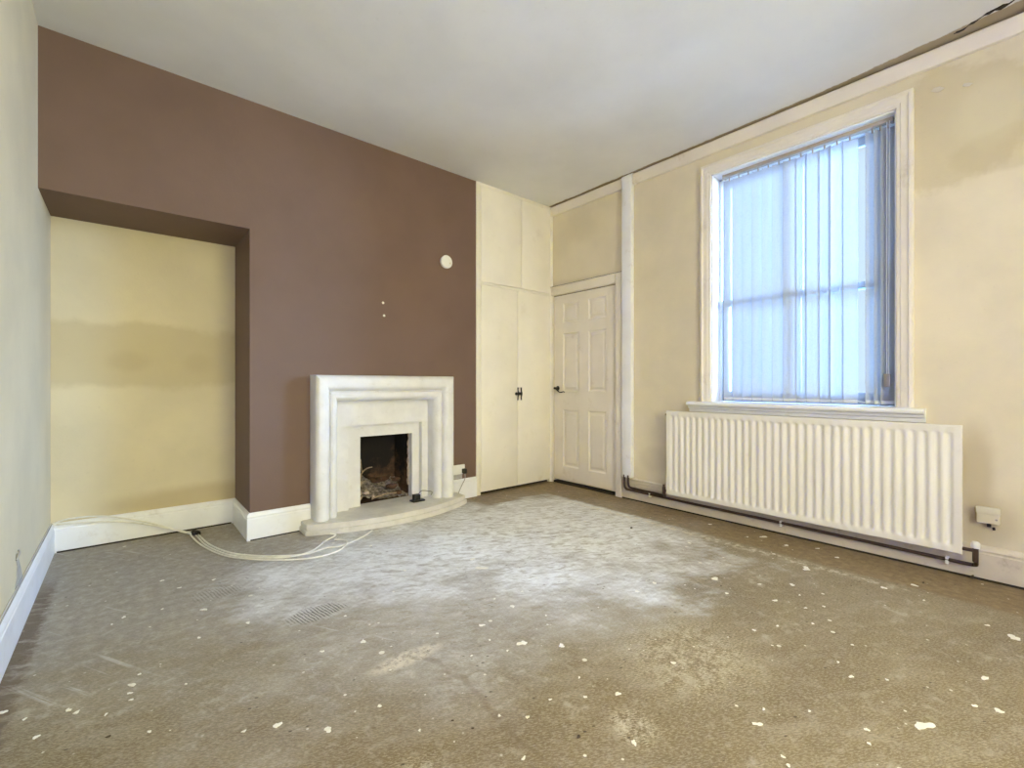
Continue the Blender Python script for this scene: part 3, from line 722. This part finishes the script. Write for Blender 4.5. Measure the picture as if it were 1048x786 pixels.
so = thing('wall_socket', (2.41, YB, .285), 'white double wall socket with black plug right of the fireplace', 'socket')
obj('faceplate', MB().box((2.335, YB - .012, .238), (2.487, YB, .330), .004), M['white_plastic'], so)
pg = obj('plug', MB().box((2.448, YB - .050, .244), (2.488, YB - .012, .292), .008), M['black_plastic'], so)
for x in (2.372, 2.440): obj('switch', MB().box((x, YB - .016, .300), (x + .012, YB - .011, .322), .002), M['white_plastic'], so)
obj('plug_lead', MB().tube([(2.468, YB - .040, .245), (2.465, YB - .045, .20), (2.44, YB - .04, .15), (2.40, YB - .045, .09), (2.375, YB - .052, .04), (2.362, YB - .060, .012)], .0035, 8, 6), M['cable_grey'], pg)
tag(obj('wall_patch', MB().box((2.345, YB - .0015, .196), (2.462, YB, .236)), M['bare_plaster'], loc=(2.40, YB, .216)), 'bare grey patch in the brown paint under the socket', 'patch')

sm = thing('smoke_alarm', (2.272, YB, 2.235), 'round white smoke alarm high on the brown wall', 'smoke alarm')
obj('base', MB().lathe((2.272, YB, 2.235), (0, -1, 0), [(0, 0), (.056, 0), (.056, .010), (.053, .013), (0, .013)], 40), M['white_plastic'], sm)
obj('cover', MB().lathe((2.272, YB, 2.235), (0, -1, 0), [(0, .013), (.050, .0131), (.060, .016), (.061, .028), (.055, .036), (.030, .041), (.012, .042), (.011, .044), (0, .0445)], 40), M['white_plastic'], sm)
obj('test_button', MB().lathe((2.300, YB - .036, 2.222), (0, -1, 0), [(0, 0), (.007, .001), (.007, .006), (0, .008)], 16), M['old_plastic'], sm)

jb = thing('junction_box', (XR, .208, .37), 'small yellowed junction box on the wall right of the radiator', 'junction box')
obj('box_body', MB().box((XR - .036, .163, .325), (XR, .253, .412), .006), M['old_plastic'], jb)
obj('lid', MB().box((XR - .044, .160, .378), (XR - .030, .256, .416), .005), M['old_plastic'], jb)
obj('screw', MB().cyl((XR - .036, .176, .352), (XR - .0385, .176, .352), .005, n=12), M['steel'], jb)
obj('cable_gland', MB().cyl((XR - .018, .205, .326), (XR - .018, .205, .305), .009, n=12).cyl((XR - .012, .188, .305), (XR - .012, .186, .290), .006, n=10), M['iron'], jb)

for i, (x, z) in enumerate(((1.659, 1.786), (1.668, 1.679))):
    tag(obj('wall_plug', MB().lathe((x, YB, z), (0, -1, 0), [(0, 0), (.010, 0), (.011, .003), (.006, .006), (0, .004)], 9), M['flake'], loc=(x, YB, z)), ('upper of two small pale fixing plugs in the brown wall', 'lower of two small pale fixing plugs in the brown wall')[i], 'wall plug')

# ------------------------------------------------------------------ loose cables
def cable(pts, r, label, mat='cable', n=8):
    c = Vector(pts[len(pts) // 2]); c.z = 0
    return tag(obj('cable', MB().tube(pts, r, n, 8), M[mat], loc=c), label, 'cable')
R0 = .0052
cable([(XL + .012, YA - .03, .196), (-.27, 4.155, .216), (-.10, 4.145, .200), (.10, 4.13, .128), (.26, 4.10, .050), (.36, 4.05, .014), (.400, 3.98, .010), (.438, 3.70, R0), (.520, 3.43, R0), (.640, 3.26, R0), (.79, 3.135, R0), (.90, 3.09, R0), (1.02, 3.105, R0 + .004), (1.115, 3.09, R0), (1.28, 3.165, R0), (1.405, 3.262, R0)],
      R0, 'white cable arching off the alcove skirting and ending furthest right below the hearth')
cable([(XL + .03, YA - .026, .186), (-.20, 4.158, .176), (0, 4.15, .140), (.18, 4.12, .080), (.33, 4.06, .020), (.385, 3.98, .010), (.418, 3.70, R0), (.500, 3.415, R0), (.625, 3.235, R0), (.78, 3.11, R0), (.91, 3.11, R0), (1.00, 3.17, R0 + .009), (1.06, 3.26, R0), (1.135, 3.262, .030), (1.10, 3.268, .048)],
      R0, 'white cable from the alcove ending at the left corner of the hearth')
cable([(.372, 4.03, .022), (.360, 3.97, .012), (.400, 3.69, R0), (.482, 3.40, R0), (.605, 3.215, R0), (.75, 3.075, R0), (.88, 3.00, R0), (1.00, 2.99, R0), (1.10, 3.04, R0), (1.165, 3.12, R0 + .008), (1.16, 3.21, R0), (1.12, 3.245, R0)],
      R0, 'white cable curling into an open loop in front of the hearth')
cable([(XL + .010, YA - .035, .197), (XL + .011, 3.8, .1975), (XL + .011, 3.3, .1975), (XL + .011, 2.9, .198), (XL + .011, 2.3, .1975)], .0028, 'thin grey cable lying along the top of the left skirting', 'cable_grey')
tp = MB()
for dx, dy in ((0, 0), (.012, -.03)): tp.lathe((.385 + dx, 4.015 + dy, .018), (.25, -.93, -.10), [(.0, -.018), (.019, -.018), (.021, -.006), (.020, .010), (.016, .018), (0, .018)], 14)
tag(obj('cable_tie', tp, M['iron'], loc=(.385, 4.0, 0)), 'dark tape knot binding the white cables on the alcove floor', 'tape')

# torn wallpaper by the left skirting
fl = MB(); P = [(2.93, .20), (2.97, .235), (2.985, .285), (2.955, .33), (2.975, .345), (3.02, .30), (3.06, .26), (3.10, .215), (3.12, .195)]
fl.prism(P, XL - .0005, XL + .003, lambda u, v, w: (w, u, v))
tag(obj('plaster_scar', fl, M['bare_plaster'], loc=(XL, 3.02, .2)), 'grey scar in the left wall just above the skirting', 'scar')
fl = MB().tube([(XL + .004, 2.945, .322), (XL + .010, 2.972, .347), (XL + .006, 2.99, .352)], .004, 6, 3)
tag(obj('wire_stub', fl, M['cable_grey'], loc=(XL, 2.96, .33)), 'short grey wire stub poking from the left wall above the skirting', 'wire')

# peeling paint above the window and the ceiling crack
for i, (y, z, s) in enumerate(((.415, 2.848, .030), (.290, 2.815, .022))):
    c = MB(); c.prism([(-s, -.2 * s), (-.3 * s, .25 * s), (.6 * s, .35 * s), (s, .0), (.4 * s, -.35 * s), (-.3 * s, -.5 * s)], 0, .003, lambda u, v, w: (XR - .001 - w - max(0, v + .4 * s) * .7, y + u, z + v))
    obj('paint_curl', c, M['paper'], wallr)['label'] = ('larger curl of lifting paint', 'smaller curl of lifting paint')[i]
ck = MB(); rnd = random.Random(5); N = 44; A = []; B = []
for i in range(N + 1):
    t = i / N; y = .33 - .9 * t; x = 3.584 - .115 * min(1, t * 2.6) + .012 * math.sin(t * 37) + rnd.uniform(-.010, .010)
    w = (.004 + .016 * min(1, t * 4)) * rnd.uniform(.25, 1.25)
    A.append((x - w, y)); B.append((x + w, y + .01))
va = [[ck.bm.verts.new((*p, H - .004)) for p in A], [ck.bm.verts.new((*p, H - .004)) for p in B], [ck.bm.verts.new((*p, H + .01)) for p in A], [ck.bm.verts.new((*p, H + .01)) for p in B]]
for i in range(N):
    for a, b in ((0, 1), (1, 3), (3, 2), (2, 0)): ck.bm.faces.new((va[a][i], va[a][i + 1], va[b][i + 1], va[b][i]))
struct('trim_8', ck, M['gap'], 'dark jagged crack in the ceiling above the picture rail', smooth=False)

# ------------------------------------------------------------------ paint flakes and crumbs on the floor
FL = [(3.11, 0.934, 0.026), (1.657, 2.333, 0.026), (3.115, 0.567, 0.026), (3.429, 1.146, 0.026), (3.282, 0.467, 0.02415), (2.78, 0.899, 0.02415), (0.491, 1.48, 0.021849999999999998), (0.773, 1.888, 0.021849999999999998), (3.489, 1.706, 0.021849999999999998), (1.236, 1.666, 0.020699999999999996), (3.436, 0.857, 0.020699999999999996), (1.458, 1.709, 0.020699999999999996), (1.27, 2.973, 0.020699999999999996), (2.066, 1.404, 0.01955), (2.226, 1.403, 0.01955), (2.513, 0.89, 0.01955), (2.971, 1.598, 0.01955), (0.43, 2.381, 0.017249999999999998), (0.378, 3.03, 0.017249999999999998), (0.157, 3.202, 0.017249999999999998), (1.331, 0.985, 0.017249999999999998), (3.524, 0.988, 0.017249999999999998), (-0.005, 2.817, 0.0161), (1.187, 0.818, 0.0161), (2.406, 1.086, 0.0161), (1.255, 2.448, 0.0161), (-0.146, 2.135, 0.014949999999999998), (-0.124, 2.103, 0.014949999999999998), (1.645, 0.952, 0.014949999999999998), (2.077, 0.474, 0.014949999999999998), (2.991, 0.172, 0.014949999999999998), (0.616, 1.928, 0.0138), (0.223, 3.029, 0.0138), (2.138, 0.844, 0.0138), (2.21, 0.157, 0.0138), (0.243, 2.378, 0.012649999999999998), (0.661, 1.475, 0.012649999999999998), (2.653, 1.019, 0.012649999999999998), (0.012, 2.111, 0.0115), (0.891, 0.994, 0.0115), (2.257, 0.79, 0.0115), (2.402, 0.693, 0.0115), (1.796, 0.369, 0.0115), (3.092, 0.402, 0.0115), (3.407, 1.391, 0.0115), (2.544, 0.764, 0.0115), (2.629, 0.711, 0.0115), (0.794, 2.152, 0.0115), (0.016, 2.064, 0.010349999999999998), (0.041, 2.225, 0.010349999999999998), (-0.252, 2.171, 0.010349999999999998), (0.058, 1.837, 0.010349999999999998), (0.286, 1.645, 0.010349999999999998), (1.23, 1.049, 0.010349999999999998), (1.047, 1.738, 0.010349999999999998), (1.455, 0.481, 0.010349999999999998), (2.675, 0.831, 0.010349999999999998), (1.602, 1.799, 0.010349999999999998), (-0.049, 2.027, 0.0092), (0.138, 2.797, 0.0092), (1.067, 1.506, 0.0092), (1.521, 1.538, 0.0092), (1.192, 1.548, 0.0092), (0.944, 1.174, 0.0092), (1.732, 0.35, 0.0092), (2.334, 0.528, 0.0092), (2.146, 0.532, 0.0092), (1.477, 0.503, 0.0092), (1.644, 0.618, 0.0092), (2.156, 0.383, 0.0092), (1.438, 1.828, 0.0092), (-0.047, 2.769, 0.00805), (0.169, 2.042, 0.00805), (0.711, 1.288, 0.00805), (1.199, 1.438, 0.00805), (1.295, 1.133, 0.00805), (1.127, 1.119, 0.00805), (1.469, 1.475, 0.00805), (1.751, 0.515, 0.00805)]
BIG = [(1.617, 2.185, 0.039, 2.2, 'long white flake on the dusty floor below the hearth'), (1.956, 0.254, 0.036, 2.4, 'long thin white flake at the near right of the floor'), (2.933, 0.089, 0.034, 1.1, 'large ragged white flake at the right edge of the floor'), (3.497, 1.314, 0.031, 1.4, 'white flake on the brown margin under the radiator middle'), (2.533, 1.211, 0.03, 1.4, 'wide flat white flake before the middle of the radiator'), (3.078, 0.921, 0.029, 1.6, 'largest torn white flake by the brown margin under the radiator'), (1.281, 1.439, 0.028, 1.3, 'large white crumbled flake in the middle of the floor'), (2.446, 0.148, 0.02, 1.6, 'slanting white flake near the right edge of the floor'), (0.292, 2.658, 0.019, 1.4, 'slanting white flake in front of the alcove'), (1.395, 1.318, 0.019, 1.0, 'rounded white flake just right of the crumbled one mid floor'), (0.373, 1.604, 0.018, 1.2, 'white star-shaped paint splash of flakes at the near left'), (2.236, 0.102, 0.018, 1.3, 'pale double flake at the near right corner of the floor'), (0.019, 2.163, 0.017, 1.4, 'largest white flake of the cluster at the left of the floor'), (1.557, 0.603, 0.016, 2.2, 'thin slanting white flake in the near right middle'), (-0.311, 2.262, 0.015, 1.1, 'broad pale flake at the far left edge by the skirting'), (-0.212, 2.037, 0.012, 1.3, 'oval white paint flake at the near left edge of the floor'), (1.01, 1.108, 0.01, 1.0, 'round white flake at the near middle of the floor')]
rnd = random.Random(21)
def flake(x, y, d, label, group=None, elong=1.0, thick=.0022, turn=None):
    n = rnd.randint(13, 19); r = d / 2; s = MB(); P = []
    a0 = rnd.uniform(0, PI) if turn is None else turn + rnd.uniform(-.25, .25)
    ph = [rnd.uniform(0, 6.28) for _ in range(3)]
    for k in range(n):
        a = 2 * PI * k / n; q = r * (1 + .25 * math.sin(2 * a + ph[0]) + .2 * math.sin(3 * a + ph[1]) + .14 * math.sin(5 * a + ph[2]) + rnd.uniform(-.12, .12))
        u, v = q * math.cos(a) * elong ** .5, q * math.sin(a) / elong ** .5
        P.append((x + u * math.cos(a0) - v * math.sin(a0), y + u * math.sin(a0) + v * math.cos(a0)))
    s.prism(P, .0002, thick)
    return tag(obj('paint_flake', s, M['flake'], loc=(x, y, 0), smooth=False), label, 'paint flake', group)
for (x, y, d, el, lab) in BIG: flake(x, y, d * 1.15, lab, None, el, .003, -.6)
def zone(x, y):
    if x > 3.15: return 'small white paint flake on the brown floor margin beside the radiator', 'paint flakes beside the radiator'
    if x < .5 and y < 2.5: return 'small white paint flake on the floor at the near left', 'paint flakes at the near left'
    if x < .7: return 'small white paint flake on the floor before the alcove', 'paint flakes before the alcove'
    if x > 1.9 and y < .9: return 'small white paint flake on the floor at the near right', 'paint flakes at the near right'
    if y > 1.9: return 'small white paint flake on the dusty floor near the hearth', 'paint flakes near the hearth'
    return 'small white paint flake on the bare floor in the middle of the room', 'paint flakes mid room'
for (x, y, d) in FL:
    l, g_ = zone(x, y); flake(x, y, d, l, g_, rnd.choice((1, 1.2, 1.5)))
for i, (x, y, r, lab) in enumerate([(2.93, 2.044, 0.013, 'dark crumb on the white dusty floor before the door'), (3.354, 0.438, 0.009, 'dark crumb on the brown margin near the right wall'), (3.649, 0.27, 0.022, 'dark fragment against the skirting under the right valve'), (1.075, 0.94, 0.01, 'large dark crumb at the near middle of the floor'), (0.844, 1.184, 0.006, 'dark crumb beside the old trowel line near the camera'), (2.468, 1.145, 0.007, 'dark crumb before the middle of the radiator'), (0.813, 1.255, 0.006, 'tiny dark crumb left of the trowel line'), (-0.042, 1.891, 0.007, 'dark sliver at the near left of the floor')]): lump('crumb', (x, y, r * .45), r, 'crumb', 200 + i, lab, 'crumb', None, (1.3, .8, .5))

# ------------------------------------------------------------------ camera and light
cam = bpy.data.cameras.new('camera'); co = bpy.data.objects.new('camera', cam); COL.objects.link(co); SC.camera = co
cam.sensor_fit = 'HORIZONTAL'; cam.sensor_width = 36; cam.lens = 36 * 465.0 / 1048; cam.clip_start = .02
co.location = (0, 0, 1.10); co.rotation_euler = (PI / 2, 0, -math.radians(40.4))

w = bpy.data.worlds.new('overcast_sky'); SC.world = w; w.use_nodes = True
bg = w.node_tree.nodes['Background']; bg.inputs[0].default_value = (SKY[0], SKY[1], SKY[2], 1); bg.inputs[1].default_value = 1
def area(name, loc, target, sx, sy, power, rgb):
    l = bpy.data.lights.new(name, 'AREA'); l.shape = 'RECTANGLE'; l.size = sx; l.size_y = sy
    k = max(rgb); l.energy = power * k; l.color = [c / k for c in rgb]
    o = bpy.data.objects.new(name, l); COL.objects.link(o); o.location = loc
    o.rotation_euler = (Vector(target) - Vector(loc)).to_track_quat('-Z', 'Y').to_euler(); return o
area('bright_sky', (6.9, -1.9, 3.0), (3.7, .9, 1.7), 4.6, 3.6, 2500, L_A)            # open sky beyond the houses opposite
area('blue_side_fill', (5.9, -3.6, 2.7), (3.7, 1.0, 1.8), 3.4, 3.4, 2500, L_A2)  # added blue fill through the window, lifts cupboard and brown wall
area('ceiling_fill', (6.0, .2, -.6), (3.7, 1.2, 1.9), 6, 2.0, 2500, L_G)             # added fill from outside and below, brightens the ceiling near the window
area('rear_window_daylight', ((RX0 + RX1) / 2, YR - .7, 2.0), (1.3, 1.0, 1.2), 2.2, 2.2, 250, L_R)

SC.view_settings.view_transform = 'Standard'; SC.view_settings.look = 'None'; SC.view_settings.gamma = 1; SC.view_settings.use_curve_mapping = False
SC.view_settings.exposure = EXPO
cy_ = SC.cycles
cy_.max_bounces = 10; cy_.diffuse_bounces = 6; cy_.glossy_bounces = 3; cy_.transmission_bounces = 6; cy_.transparent_max_bounces = 16
cy_.caustics_reflective = False; cy_.caustics_refractive = False; cy_.sample_clamp_indirect = 6; cy_.use_denoising = True
